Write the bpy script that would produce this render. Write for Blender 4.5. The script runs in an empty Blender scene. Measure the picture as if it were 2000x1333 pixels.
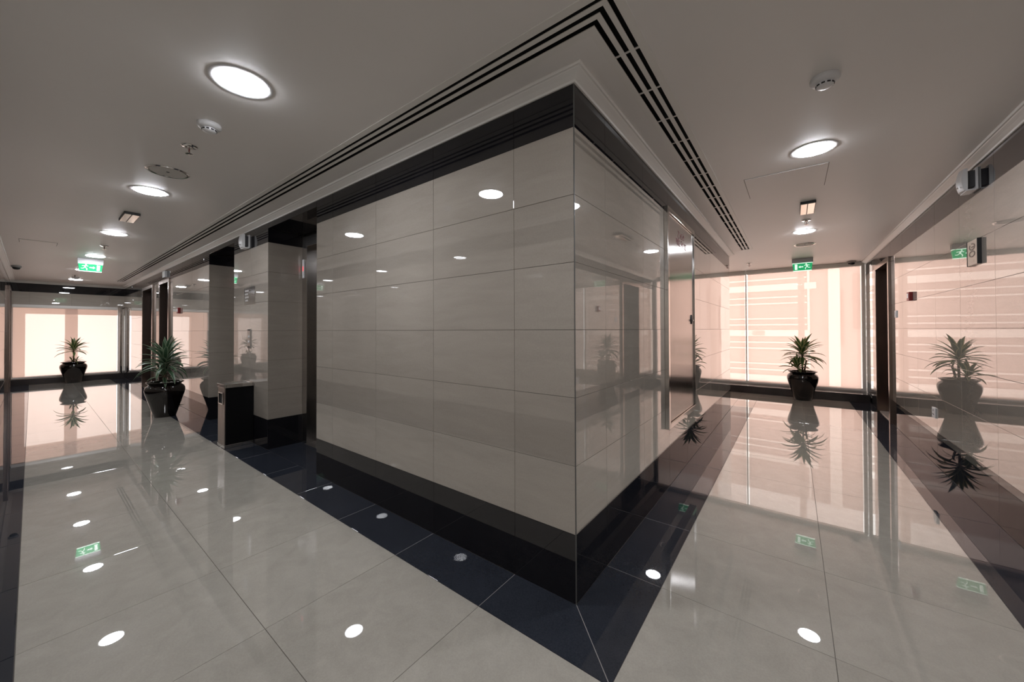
import bpy, bmesh, math, random
from mathutils import Vector, Matrix
random.seed(7)
S = bpy.context.scene
C = S.collection

# ------------------------------------------------------------------ camera
cam_d = bpy.data.cameras.new('camera')
cam = bpy.data.objects.new('camera', cam_d)
C.objects.link(cam)
YAW, PITCH, ROLL = -0.6532, 0.01008, -0.003475
fw = Vector((math.sin(YAW)*math.cos(PITCH), math.cos(YAW)*math.cos(PITCH), math.sin(PITCH)))
rt = Vector((math.cos(YAW), -math.sin(YAW), 0))
up = rt.cross(fw)
r2 = rt*math.cos(ROLL) + up*math.sin(ROLL)
u2 = -rt*math.sin(ROLL) + up*math.cos(ROLL)
M = Matrix((r2, u2, -fw)).transposed().to_4x4()
M.translation = Vector((0.7615, -1.4505, 1.2009))
cam.matrix_world = M
cam_d.sensor_width = 36.0
cam_d.lens = 36.0*717.65/2000.0
cam_d.shift_y = -29.09/2000.0
cam_d.clip_start = 0.02
S.camera = cam

# ------------------------------------------------------------------ world, view
SKY_STRENGTH = 2.88
LAMP_STRENGTH = 142.0
w = bpy.data.worlds.new('world')
S.world = w
w.use_nodes = True
bg = w.node_tree.nodes['Background']
bg.inputs['Color'].default_value = (1.0, 0.955, 0.925, 1)      # bright warm desert haze
bg.inputs['Strength'].default_value = SKY_STRENGTH
S.view_settings.view_transform = 'Standard'
S.view_settings.look = 'None'
S.view_settings.exposure = 0.0
S.view_settings.gamma = 1.0
S.view_settings.use_curve_mapping = False
cy = S.cycles
cy.max_bounces = 12
cy.diffuse_bounces = 6
cy.glossy_bounces = 6
cy.transmission_bounces = 8
cy.transparent_max_bounces = 16
cy.sample_clamp_indirect = 6.0
cy.caustics_reflective = True
cy.caustics_refractive = False
cy.blur_glossy = 0.15

# ------------------------------------------------------------------ dimensions
H = 2.337        # ceiling
W = 1.746        # corridor width
XD = -12.95      # far left end wall
YB = 4.96        # back edge of the corner block
NX1, NX2 = -2.412, -3.459     # first lift niche
PX2, NX4 = -4.484, -5.499     # pier end / second niche
ND = 0.33        # niche depth
BASE, BANDZ, CORN = 0.30, 2.10, 2.291

# ------------------------------------------------------------------ helpers
def new_mat(name):
    m = bpy.data.materials.new(name); m.use_nodes = True
    nt = m.node_tree
    return m, nt, nt.nodes, nt.links, nt.nodes['Principled BSDF']

def plain(name, col, rough=0.5, metal=0.0, spec=0.5, coat=0.0, emit=None, estr=0.0, noise=0.0):
    m, nt, N, L, b = new_mat(name)
    b.inputs['Base Color'].default_value = (*col, 1)
    b.inputs['Roughness'].default_value = rough
    b.inputs['Metallic'].default_value = metal
    b.inputs['Specular IOR Level'].default_value = spec
    b.inputs['Coat Weight'].default_value = coat
    if noise:
        tc = N.new('ShaderNodeTexCoord'); no = N.new('ShaderNodeTexNoise')
        no.inputs['Scale'].default_value = 6.0; no.inputs['Detail'].default_value = 5
        mx = N.new('ShaderNodeMix'); mx.data_type = 'RGBA'
        mx.inputs[6].default_value = (*[c*(1-noise) for c in col], 1)
        mx.inputs[7].default_value = (*[min(1, c*(1+noise)) for c in col], 1)
        L.new(tc.outputs['Object'], no.inputs['Vector']); L.new(no.outputs['Fac'], mx.inputs[0])
        L.new(mx.outputs[2], b.inputs['Base Color'])
    if emit:
        b.inputs['Emission Color'].default_value = (*emit, 1)
        b.inputs['Emission Strength'].default_value = estr
    return m

def tile_mat(name, dark, light, scale, rough, spec=0.5, fine=0.35, coat=0.0, ior=1.5):
    """polished stone tile; each tile object shows its own part of the pattern"""
    m, nt, N, L, b = new_mat(name)
    tc = N.new('ShaderNodeTexCoord'); oi = N.new('ShaderNodeObjectInfo')
    cmb = N.new('ShaderNodeCombineXYZ')
    mul = N.new('ShaderNodeMath'); mul.operation = 'MULTIPLY'; mul.inputs[1].default_value = 47.0
    L.new(oi.outputs['Random'], mul.inputs[0])
    for k in range(3): L.new(mul.outputs[0], cmb.inputs[k])
    add = N.new('ShaderNodeVectorMath'); add.operation = 'ADD'
    L.new(tc.outputs['Object'], add.inputs[0]); L.new(cmb.outputs[0], add.inputs[1])
    mp = N.new('ShaderNodeMapping'); mp.inputs['Scale'].default_value = scale
    L.new(add.outputs[0], mp.inputs['Vector'])
    n1 = N.new('ShaderNodeTexNoise'); n1.inputs['Scale'].default_value = 1.0
    n1.inputs['Detail'].default_value = 7; n1.inputs['Roughness'].default_value = 0.62
    n1.inputs['Distortion'].default_value = 0.6
    L.new(mp.outputs[0], n1.inputs['Vector'])
    n2 = N.new('ShaderNodeTexNoise'); n2.inputs['Scale'].default_value = 160.0
    n2.inputs['Detail'].default_value = 2
    L.new(add.outputs[0], n2.inputs['Vector'])
    mix = N.new('ShaderNodeMath'); mix.operation = 'MULTIPLY_ADD'
    mix.inputs[1].default_value = fine
    L.new(n2.outputs['Fac'], mix.inputs[0])
    sc = N.new('ShaderNodeMath'); sc.operation = 'MULTIPLY'; sc.inputs[1].default_value = 1.0-fine
    L.new(n1.outputs['Fac'], sc.inputs[0]); L.new(sc.outputs[0], mix.inputs[2])
    # small tone step from tile to tile
    rnd = N.new('ShaderNodeMath'); rnd.operation = 'MULTIPLY_ADD'
    rnd.inputs[1].default_value = 0.10; rnd.inputs[2].default_value = -0.05
    L.new(oi.outputs['Random'], rnd.inputs[0])
    ad2 = N.new('ShaderNodeMath'); ad2.operation = 'ADD'
    L.new(mix.outputs[0], ad2.inputs[0]); L.new(rnd.outputs[0], ad2.inputs[1])
    rp = N.new('ShaderNodeValToRGB')
    rp.color_ramp.elements[0].position = 0.30; rp.color_ramp.elements[0].color = (*dark, 1)
    rp.color_ramp.elements[1].position = 0.70; rp.color_ramp.elements[1].color = (*light, 1)
    L.new(ad2.outputs[0], rp.inputs['Fac']); L.new(rp.outputs['Color'], b.inputs['Base Color'])
    b.inputs['Roughness'].default_value = rough
    b.inputs['Specular IOR Level'].default_value = spec
    b.inputs['Coat Weight'].default_value = coat
    b.inputs['Coat Roughness'].default_value = rough
    b.inputs['IOR'].default_value = ior
    b.inputs['Coat IOR'].default_value = ior
    return m

M_wall = tile_mat('cream_wall_tile', (0.365, 0.325, 0.282), (0.445, 0.400, 0.348), (2.6, 2.6, 16), 0.007, 0.5, coat=1.0, ior=1.66)
M_blk = tile_mat('black_wall_tile', (0.006, 0.006, 0.008), (0.016, 0.015, 0.018), (5, 5, 5), 0.012, 0.6)
M_flr = tile_mat('cream_floor_tile', (0.41, 0.385, 0.338), (0.52, 0.49, 0.432), (9, 9, 9), 0.008, 0.6, coat=0.9)
M_fbk = tile_mat('dark_floor_tile', (0.020, 0.023, 0.031), (0.035, 0.040, 0.053), (8, 8, 8), 0.014, 0.6, 0.6)
M_grout = plain('dark_grout', (0.13, 0.115, 0.10), 0.9)
M_groutd = plain('black_grout', (0.02, 0.02, 0.02), 0.9)
M_groutl = plain('pale_grout', (0.30, 0.29, 0.28), 0.9)
M_ceil = plain('white_ceiling_paint', (0.82, 0.79, 0.765), 0.42, spec=0.5, noise=0.012)
M_white = plain('white_gloss_paint', (0.80, 0.775, 0.74), 0.4)
M_plast = plain('white_plastic', (0.74, 0.74, 0.75), 0.35)
M_black = plain('black_plastic', (0.012, 0.012, 0.013), 0.45)
M_void = plain('dark_plenum', (0.006, 0.006, 0.006), 0.9)
M_chrome = plain('polished_chrome', (0.72, 0.70, 0.68), 0.10, 1.0)
M_alu = plain('satin_aluminium', (0.62, 0.61, 0.60), 0.28, 1.0)
M_darkwood = plain('dark_walnut_laminate', (0.007, 0.004, 0.004), 0.5, spec=0.25, noise=0.3)
M_frame = plain('bronze_door_frame', (0.30, 0.24, 0.21), 0.22, 1.0)
M_granite = plain('dark_granite_sill', (0.035, 0.030, 0.030), 0.12, noise=0.25)
M_red = plain('red_plastic', (0.22, 0.012, 0.014), 0.35)
M_concrete = plain('pale_concrete', (0.66, 0.56, 0.50), 0.9, noise=0.08)
M_facw = plain('white_facade_render', (0.93, 0.90, 0.86), 0.9)
M_facp = plain('pink_facade_render', (0.60, 0.51, 0.47), 0.9, noise=0.05)
M_facd = plain('pink_facade_shade_panel', (0.48, 0.39, 0.35), 0.9)
M_lamp = plain('downlight_diffuser', (0.9, 0.9, 0.9), 0.5, emit=(0.93, 0.95, 1.0), estr=LAMP_STRENGTH)
M_green = plain('lit_green_panel', (0.02, 0.35, 0.14), 0.3, emit=(0.02, 0.42, 0.15), estr=0.75)
M_picto = plain('lit_white_pictogram', (0.9, 0.95, 0.9), 0.3, emit=(0.75, 1.0, 0.82), estr=1.0)
M_redled = plain('red_display', (0.3, 0.02, 0.02), 0.3, emit=(1.0, 0.10, 0.12), estr=1.2)
M_soil = plain('potting_soil', (0.03, 0.02, 0.014), 0.95, noise=0.4)
M_pebble = plain('white_pebble', (0.72, 0.69, 0.65), 0.5, noise=0.1)
M_cane = plain('brown_cane', (0.12, 0.075, 0.045), 0.8, noise=0.3)
M_ink = plain('dark_red_lettering', (0.16, 0.03, 0.03), 0.5)
M_inkk = plain('brown_print', (0.16, 0.10, 0.07), 0.5)
M_cream_plate = plain('cream_sign_plate', (0.72, 0.58, 0.48), 0.3)

def steel_mat(name, col, rough, aniso, axis):
    m, nt, N, L, b = new_mat(name)
    tc = N.new('ShaderNodeTexCoord'); mp = N.new('ShaderNodeMapping'); no = N.new('ShaderNodeTexNoise')
    s = [220, 220, 220]; s[axis] = 1.5
    mp.inputs['Scale'].default_value = s
    no.inputs['Scale'].default_value = 1.0; no.inputs['Detail'].default_value = 3
    L.new(tc.outputs['Object'], mp.inputs['Vector']); L.new(mp.outputs[0], no.inputs['Vector'])
    rp = N.new('ShaderNodeMapRange')
    rp.inputs['To Min'].default_value = rough*0.75; rp.inputs['To Max'].default_value = rough*1.25
    L.new(no.outputs['Fac'], rp.inputs['Value']); L.new(rp.outputs[0], b.inputs['Roughness'])
    mx = N.new('ShaderNodeMix'); mx.data_type = 'RGBA'
    mx.inputs[6].default_value = (*[c*0.86 for c in col], 1); mx.inputs[7].default_value = (*col, 1)
    L.new(no.outputs['Fac'], mx.inputs[0]); L.new(mx.outputs[2], b.inputs['Base Color'])
    b.inputs['Metallic'].default_value = 1.0
    if aniso:
        tg = N.new('ShaderNodeTangent'); tg.direction_type = 'RADIAL'; tg.axis = 'Z'
        b.inputs['Anisotropic'].default_value = aniso
        b.inputs['Anisotropic Rotation'].default_value = 0.0
        L.new(tg.outputs[0], b.inputs['Tangent'])
    return m
M_steel = steel_mat('brushed_steel', (0.62, 0.59, 0.57), 0.17, 0.85, 2)
M_liftdoor = steel_mat('dark_brushed_steel', (0.20, 0.19, 0.18), 0.22, 0.0, 2)
M_binsteel = steel_mat('bin_brushed_steel', (0.42, 0.36, 0.33), 0.30, 0.0, 2)

def blind_mat():
    m, nt, N, L, b = new_mat('sheer_blind_fabric')
    N.remove(b); out = N['Material Output']
    tr = N.new('ShaderNodeBsdfTransparent'); tr.inputs['Color'].default_value = (1.0, 0.89, 0.84, 1)
    tl = N.new('ShaderNodeBsdfTranslucent')
    df = N.new('ShaderNodeBsdfDiffuse'); df.inputs['Color'].default_value = (0.66, 0.53, 0.47, 1)
    tc = N.new('ShaderNodeTexCoord'); wv = N.new('ShaderNodeTexNoise')
    mp = N.new('ShaderNodeMapping'); mp.inputs['Scale'].default_value = (9, 9, 220)
    L.new(tc.outputs['Object'], mp.inputs['Vector']); L.new(mp.outputs[0], wv.inputs['Vector'])
    wv.inputs['Scale'].default_value = 1.0
    rp = N.new('ShaderNodeValToRGB')
    rp.color_ramp.elements[0].color = (0.90, 0.635, 0.56, 1); rp.color_ramp.elements[1].color = (0.96, 0.69, 0.605, 1)
    L.new(wv.outputs['Fac'], rp.inputs['Fac']); L.new(rp.outputs['Color'], tl.inputs['Color'])
    m1 = N.new('ShaderNodeMixShader'); m1.inputs[0].default_value = 0.30
    L.new(tl.outputs[0], m1.inputs[1]); L.new(df.outputs[0], m1.inputs[2])
    m2 = N.new('ShaderNodeMixShader'); m2.inputs[0].default_value = 0.32
    L.new(m1.outputs[0], m2.inputs[1]); L.new(tr.outputs[0], m2.inputs[2])
    L.new(m2.outputs[0], out.inputs['Surface'])
    return m
M_blind = blind_mat()

def glass_mat():
    m, nt, N, L, b = new_mat('window_glass')
    N.remove(b); out = N['Material Output']
    tr = N.new('ShaderNodeBsdfTransparent'); tr.inputs['Color'].default_value = (0.97, 0.96, 0.95, 1)
    gl = N.new('ShaderNodeBsdfGlossy'); gl.inputs['Roughness'].default_value = 0.0
    fr = N.new('ShaderNodeFresnel'); fr.inputs['IOR'].default_value = 1.3
    mx = N.new('ShaderNodeMixShader')
    L.new(fr.outputs[0], mx.inputs[0]); L.new(tr.outputs[0], mx.inputs[1]); L.new(gl.outputs[0], mx.inputs[2])
    L.new(mx.outputs[0], out.inputs['Surface'])
    return m
M_glass = glass_mat()

def pot_mat():
    m, nt, N, L, b = new_mat('glazed_black_ceramic')
    b.inputs['Base Color'].default_value = (0.007, 0.0045, 0.004, 1)
    b.inputs['Roughness'].default_value = 0.05
    b.inputs['Specular IOR Level'].default_value = 0.6
    return m
M_pot = pot_mat()

def leaf_mat(name, mid, edge):
    m, nt, N, L, b = new_mat(name)
    uv = N.new('ShaderNodeUVMap'); sp = N.new('ShaderNodeSeparateXYZ')
    L.new(uv.outputs[0], sp.inputs[0])
    s1 = N.new('ShaderNodeMath'); s1.operation = 'SUBTRACT'; s1.inputs[1].default_value = 0.5
    ab = N.new('ShaderNodeMath'); ab.operation = 'ABSOLUTE'
    L.new(sp.outputs[0], s1.inputs[0]); L.new(s1.outputs[0], ab.inputs[0])
    no = N.new('ShaderNodeTexNoise'); no.inputs['Scale'].default_value = 40
    mp = N.new('ShaderNodeMapping'); mp.inputs['Scale'].default_value = (1.0, 0.03, 1)
    L.new(uv.outputs[0], mp.inputs['Vector']); L.new(mp.outputs[0], no.inputs['Vector'])
    ma = N.new('ShaderNodeMath'); ma.operation = 'MULTIPLY_ADD'; ma.inputs[1].default_value = 0.16
    L.new(no.outputs['Fac'], ma.inputs[0]); L.new(ab.outputs[0], ma.inputs[2])
    rp = N.new('ShaderNodeValToRGB'); rp.color_ramp.interpolation = 'LINEAR'
    rp.color_ramp.elements[0].position = 0.34; rp.color_ramp.elements[0].color = (*mid, 1)
    rp.color_ramp.elements[1].position = 0.46; rp.color_ramp.elements[1].color = (*edge, 1)
    L.new(ma.outputs[0], rp.inputs['Fac'])
    L.new(rp.outputs['Color'], b.inputs['Base Color'])
    b.inputs['Roughness'].default_value = 0.38
    tl = N.new('ShaderNodeBsdfTranslucent'); L.new(rp.outputs['Color'], tl.inputs['Color'])
    mx = N.new('ShaderNodeMixShader'); mx.inputs[0].default_value = 0.22
    L.new(b.outputs[0], mx.inputs[1]); L.new(tl.outputs[0], mx.inputs[2])
    L.new(mx.outputs[0], N['Material Output'].inputs['Surface'])
    return m
M_leaf = leaf_mat('variegated_leaf', (0.060, 0.125, 0.040), (0.50, 0.48, 0.22))
M_leaf2 = leaf_mat('green_leaf', (0.050, 0.105, 0.055), (0.26, 0.33, 0.22))

# ---- object helpers
def link(o, parent=None):
    C.objects.link(o)
    if parent is not None: o.parent = parent
    return o

def bm_obj(name, bm, mats, parent=None, smooth=False, loc=None):
    me = bpy.data.meshes.new(name)
    bm.normal_update(); bm.to_mesh(me); bm.free()
    for m in (mats if isinstance(mats, (list, tuple)) else [mats]): me.materials.append(m)
    if smooth:
        for p in me.polygons: p.use_smooth = True
    o = bpy.data.objects.new(name, me)
    if loc is not None: o.location = loc
    return link(o, parent)

def box(bm, x0, x1, y0, y1, z0, z1, bev=0.0, mi=0):
    vs = [bm.verts.new((x, y, z)) for x in (x0, x1) for y in (y0, y1) for z in (z0, z1)]
    fs = [(0,1,3,2),(4,6,7,5),(0,4,5,1),(2,3,7,6),(0,2,6,4),(1,5,7,3)]
    faces = [bm.faces.new([vs[i] for i in f]) for f in fs]
    for f in faces: f.material_index = mi
    if bev:
        ed = list({e for f in faces for e in f.edges})
        bmesh.ops.bevel(bm, geom=ed, offset=bev, segments=2, profile=0.6, affect='EDGES')

def box_obj(name, b, mat, parent=None, bev=0.0, loc=(0, 0, 0)):
    """b is given in world coordinates relative to loc (the parent's place)"""
    bm = bmesh.new()
    x0, x1, y0, y1, z0, z1 = b
    lx, ly, lz = loc
    box(bm, x0-lx, x1-lx, y0-ly, y1-ly, z0-lz, z1-lz, bev)
    return bm_obj(name, bm, mat, parent)

def lathe(bm, prof, seg=40, axis='z', mi=0):
    rings = []
    for r, z in prof:
        if r < 1e-6: rings.append([bm.verts.new((0, 0, z))])
        else: rings.append([bm.verts.new((r*math.cos(2*math.pi*i/seg), r*math.sin(2*math.pi*i/seg), z)) for i in range(seg)])
    for a, b in zip(rings, rings[1:]):
        for i in range(seg):
            j = (i+1) % seg
            if len(a) == 1 and len(b) == 1: continue
            if len(a) == 1: f = bm.faces.new((a[0], b[j], b[i]))
            elif len(b) == 1: f = bm.faces.new((a[i], a[j], b[0]))
            else: f = bm.faces.new((a[i], a[j], b[j], b[i]))
            f.material_index = mi

def lathe_obj(name, prof, mat, parent=None, seg=40, smooth=True, loc=None):
    bm = bmesh.new(); lathe(bm, prof, seg)
    bmesh.ops.recalc_face_normals(bm, faces=bm.faces)
    o = bm_obj(name, bm, mat, parent, smooth, loc)
    if smooth:
        md = o.modifiers.new('split', 'EDGE_SPLIT'); md.split_angle = math.radians(38)
    return o

def tube(bm, pts, r, seg=8):
    rings = []
    pts = [Vector(p) for p in pts]
    for i, p in enumerate(pts):
        t = (pts[min(i+1, len(pts)-1)] - pts[max(i-1, 0)]).normalized()
        a = t.cross(Vector((0, 0, 1)) if abs(t.z) < 0.9 else Vector((1, 0, 0))).normalized(); b = t.cross(a)
        rr = r[i] if isinstance(r, (list, tuple)) else r
        rings.append([bm.verts.new(p + rr*(math.cos(2*math.pi*k/seg)*a + math.sin(2*math.pi*k/seg)*b)) for k in range(seg)])
    for A, B in zip(rings, rings[1:]):
        for k in range(seg):
            bm.faces.new((A[k], A[(k+1) % seg], B[(k+1) % seg], B[k]))
    bm.faces.new(rings[0][::-1]); bm.faces.new(rings[-1])

def thing(name, label, cat, loc=(0, 0, 0), rotz=0.0, group=None):
    o = bpy.data.objects.new(name, None)
    o.empty_display_size = 0.05
    o.location = loc; o.rotation_euler = (0, 0, rotz)
    o['label'] = label; o['category'] = cat
    if group: o['group'] = group
    return link(o)

def struct(name, bm, mats):
    o = bm_obj(name, bm, mats); o['kind'] = 'structure'
    return o

def copy_tree(o, loc, rotz, label):
    r = o.copy(); C.objects.link(r); r.location = loc; r.rotation_euler = (0, 0, rotz); r['label'] = label
    for ch in list(o.children):
        c = ch.copy(); C.objects.link(c); c.parent = r
        for g in list(ch.children):
            d = g.copy(); C.objects.link(d); d.parent = c
    return r

# ---- tiles
TILE_CACHE = {}
GAP, CH, TH = 0.0011, 0.0006, 0.004
def tile_mesh(wd, ht, mat):
    GAP = 0.0013 if mat.name == 'dark_floor_tile' else 0.0009
    key = (round(wd, 4), round(ht, 4), mat.name)
    if key in TILE_CACHE: return TILE_CACHE[key]
    a, b = wd/2-GAP, ht/2-GAP
    V = [(-a, 0, -b), (a, 0, -b), (a, 0, b), (-a, 0, b),
         (-a, -TH+CH, -b), (a, -TH+CH, -b), (a, -TH+CH, b), (-a, -TH+CH, b),
         (-a+CH, -TH, -b+CH), (a-CH, -TH, -b+CH), (a-CH, -TH, b-CH), (-a+CH, -TH, b-CH)]
    F = [(8, 9, 10, 11), (4, 5, 9, 8), (5, 6, 10, 9), (6, 7, 11, 10), (7, 4, 8, 11),
         (0, 1, 5, 4), (1, 2, 6, 5), (2, 3, 7, 6), (3, 0, 4, 7)]
    me = bpy.data.meshes.new('tile'); me.from_pydata(V, [], F); me.update()
    me.materials.append(mat)
    TILE_CACHE[key] = me
    return me

def put_tile(name, parent, centre, U, Vv, wd, ht, mat, tilt=0.0005):
    """centre of the front face; U, Vv in-plane unit vectors; U x Vv ... front looks along -n"""
    if wd < 0.012 or ht < 0.012: return
    U = Vector(U); Vv = Vector(Vv)
    Y = Vv.cross(U)                        # local +y points into the wall
    R = Matrix((U, Y, Vv)).transposed().to_4x4()
    R = R @ Matrix.Rotation(random.uniform(-tilt, tilt), 4, 'X') @ Matrix.Rotation(random.uniform(-tilt, tilt), 4, 'Z')
    R.translation = Vector(centre) + Y*TH
    o = bpy.data.objects.new(name, tile_mesh(wd, ht, mat))
    o.matrix_world = R
    C.objects.link(o); o.parent = parent
    return o

def wall_tiles(parent, P0, U, length, joints, rows, skip=()):
    """P0 = foot of the wall run; U = horizontal direction so that the room is on the left-hand of -n"""
    U = Vector(U); Z = Vector((0, 0, 1)); P0 = Vector(P0)
    js = [0.0] + sorted(j for j in joints if 0.012 < j < length-0.012) + [length]
    for a, b in zip(js, js[1:]):
        for z0, z1, nm, mat in rows:
            if any(a > s[0]-0.01 and b < s[1]+0.01 and z0 > s[2]-0.01 and z1 < s[3]+0.01 for s in skip): continue
            put_tile(nm, parent, P0 + U*((a+b)/2) + Z*((z0+z1)/2), U, Z, b-a, z1-z0, mat)

ROWS = [(0.0, BASE, 'base_tile', M_blk)] + \
       [(BASE+0.3*k, BASE+0.3*(k+1), 'wall_tile', M_wall) for k in range(6)] + \
       [(BANDZ, CORN, 'band_tile', M_blk)]
ROWS_N = ROWS[:-1] + [(BANDZ, 2.24, 'band_tile', M_blk)]

# ================================================================== FLOOR
bm = bmesh.new()
box(bm, XD-0.3, W+0.3, -W-0.3, 7.4, -0.15, -0.0028)
floor = struct('floor', bm, [M_grout])
def floor_tile(x0, x1, y0, y1, mat, nm='floor_tile'):
    put_tile(nm, floor, ((x0+x1)/2, (y0+y1)/2, 0.0), (1, 0, 0), (0, 1, 0), x1-x0, y1-y0, mat, 0.00035)
BO = 0.264
xs = [-0.3344-0.6022*k for k in range(0, 30)]
xa = [1.482, 0.873, BO] + [x for x in xs if x > XD+0.05] + [XD+0.03]
for a, b in zip(xa, xa[1:]):                       # cream field of the left corridor
    for y0, y1 in ((-1.482, -0.873), (-0.873, -BO)): floor_tile(b, a, y0, y1, M_flr)
xb = [0.0] + [x for x in xs if x > XD+0.05] + [XD+0.03]
for a, b in zip(xb, xb[1:]):
    if a < -0.01: floor_tile(b, a, -BO, -0.0005, M_fbk, 'border_tile')
xe = [1.482] + xa[1:]
for a, b in zip(xe, xe[1:]): floor_tile(b, a, -W, -1.482, M_fbk, 'border_tile')
ys = [0.3345+0.598*k for k in range(0, 12)]
yb = [-BO] + [y for y in ys if y < 6.70] + [6.735]
for a, b in zip(yb, yb[1:]):
    for x0, x1 in ((BO, 0.873), (0.873, 1.482)): floor_tile(x0, x1, a, b, M_flr)
yc = [-1.482, -0.873, -BO] + [y for y in ys if y < 6.70] + [6.735]
for a, b in zip(yc, yc[1:]): floor_tile(1.482, W, a, b, M_fbk, 'border_tile')
yd = [0.0] + [y for y in ys if y < 4.9] + [YB, YB+BO]
for a, b in zip(yd, yd[1:]):
    if a > 0.01: floor_tile(0.0005, BO, a, b, M_fbk, 'border_tile')
def poly_tile(pts, nm, mat):
    bm = bmesh.new()
    cx = sum(p[0] for p in pts)/len(pts); cyy = sum(p[1] for p in pts)/len(pts)
    top = [bm.verts.new((x-cx, y-cyy, 0)) for x, y in pts]
    bot = [bm.verts.new((x-cx, y-cyy, -TH)) for x, y in pts]
    bm.faces.new(top)
    for i in range(len(pts)):
        j = (i+1) % len(pts); bm.faces.new((top[i], bot[i], bot[j], top[j]))
    o = bm_obj(nm, bm, mat, floor, loc=(cx, cyy, 0)); return o
g = 0.0016
# mitred pieces of the border at the corners
poly_tile([(-0.333, -0.0005), (-0.333, -BO+g/2), (BO-2*g, -BO+g/2), (-g, -0.0005)], 'border_tile', M_fbk)
poly_tile([(0.0005, g), (BO-g/2, -BO+2*g), (BO-g/2, 0.333), (0.0005, 0.333)], 'border_tile', M_fbk)
poly_tile([(1.4825, -W), (W-g, -W), (1.4825, -1.4825-g)], 'border_tile', M_fbk)
poly_tile([(W, -W+g), (W, -1.4825), (1.4825+g, -1.4825)], 'border_tile', M_fbk)
for x0, x1 in ((-0.336, 0.0), (-0.94, -0.336), (-1.54, -0.94), (-2.14, -1.54), (-2.6, -2.14)):
    floor_tile(x0, x1, YB, YB+BO, M_fbk, 'border_tile')
    for a, b in ((YB+BO, 5.72), (5.72, 6.31), (6.31, 6.735)): floor_tile(x0, x1, a, b, M_flr)
for a, b in ((YB+BO, 5.72), (5.72, 6.31), (6.31, 6.735)): floor_tile(0.0, BO, a, b, M_flr)
for n0, n1 in ((NX2, NX1), (NX4, PX2)):            # dark tiles inside the lift niches
    mid = [n0] + [x for x in reversed(xs) if n0+0.02 < x < n1-0.02] + [n1]
    for a, b in zip(mid, mid[1:]): floor_tile(a, b, 0.0, ND, M_fbk, 'border_tile')
# pale grout lines between the dark border tiles: a thin pale bed under them
bm = bmesh.new()
box(bm, XD, 0, -BO+0.004, -0.004, -0.0035, -0.0005); box(bm, 0.004, BO-0.004, 0, YB, -0.0035, -0.0005)
box(bm, 0, BO-0.004, -BO+0.004, -0.0005, -0.0035, -0.0005)
bm_obj('border_grout', bm, M_groutl, floor)

# ================================================================== CEILING
GX0, GX1, GY0, GY1, GEND, GEND_B = 0.160, 0.304, -0.304, -0.160, -11.45, 4.73
bm = bmesh.new()
X0, X1, Y0, Y1 = XD-0.35, W+0.25, -W-0.25, 7.22
for b in ((X0, X1, Y0, GY0), (GX1, X1, GY0, Y1), (X0, GEND, GY0, GY1), (X0, GX0, GY1, GEND_B), (X0, GX1, GEND_B, Y1)):
    box(bm, b[0], b[1], b[2], b[3], H, H+0.10)
# plenum box closing the slot above
box(bm, GEND-0.02, GX1+0.02, GY0-0.02, GY1+0.02, H+0.10, H+0.14)
box(bm, GX0-0.02, GX1+0.02, GY0-0.02, GEND_B+0.02, H+0.10, H+0.14)
ceiling = struct('ceiling', bm, [M_ceil])

# ================================================================== WALLS
def backing(name, boxes, mats=None):
    bm = bmesh.new()
    for b in boxes: box(bm, *b)
    return struct(name, bm, mats or [M_grout])
T = TH-0.0012
d1 = (-8.50, -7.80); d2 = (-10.20, -9.20)
DT = 2.06
DD = 0.13
wall_left = backing('wall_left', [
    (NX1+T, -T-0.0005, T, 0.25, 0, H), (PX2+T, NX2-T, T, 0.55, 0, H),
    (NX1+T, NX1+0.25, T, 0.55, 0, H), (NX4-0.25, NX4-T, T, 0.55, 0, H),
    (NX2-0.01, NX1+0.01, 0.50, 0.60, 0, H), (NX4-0.01, PX2+0.01, 0.50, 0.60, 0, H),
    (NX2-0.005, NX1+0.005, 0.004, 0.5, 2.246, H), (NX4-0.005, PX2+0.005, 0.004, 0.5, 2.246, H),
    (d1[1]+T, NX4-0.2, T, 0.25, 0, H), (d2[1]+T, d1[0]-T, T, 0.25, 0, H), (XD-0.3, d2[0]-T, T, 0.25, 0, H),
    (d1[0]-0.01, d1[1]+0.01, T, 0.25, DT+0.004, H), (d2[0]-0.01, d2[1]+0.01, T, 0.25, DT+0.004, H),
    (d1[0]-0.1, d1[1]+0.1, 0.25, 0.34, 0, H), (d2[0]-0.1, d2[1]+0.1, 0.25, 0.34, 0, H)])
def jx(x_from, x_to):            # joints measured leftwards->rightwards from x_from
    return [x-x_from for x in xs if x_from < x < x_to]
for a, b in ((NX1, -0.0008), (PX2, NX2), (d1[1], NX4), (d2[1], d1[0]), (XD, d2[0])):
    wall_tiles(wall_left, (a, 0, 0), (1, 0, 0), b-a, jx(a, b), ROWS)
for a, b in (d1, d2):            # above the doors
    wall_tiles(wall_left, (a, 0, 0), (1, 0, 0), b-a, jx(a, b), [(DT+0.04, CORN, 'band_tile', M_blk)])
for a, b in ((NX2, NX1), (NX4, PX2)):   # thin black fascia across the head of each niche
    put_tile('band_tile', wall_left, ((a+b)/2, 0, (2.24+CORN)/2), (1, 0, 0), (0, 0, 1), b-a, CORN-2.24, M_blk)
    put_tile('soffit_tile', wall_left, ((a+b)/2, ND/2, 2.2405), (1, 0, 0), (0, -1, 0), b-a, ND, M_blk)
for x in (NX2, NX4):             # returns facing right
    wall_tiles(wall_left, (x, 0.0005, 0), (0, 1, 0), ND, [], ROWS_N)
for x in (NX1, PX2):             # returns facing left
    wall_tiles(wall_left, (x, ND, 0), (0, -1, 0), ND-0.0005, [], ROWS_N)

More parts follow.
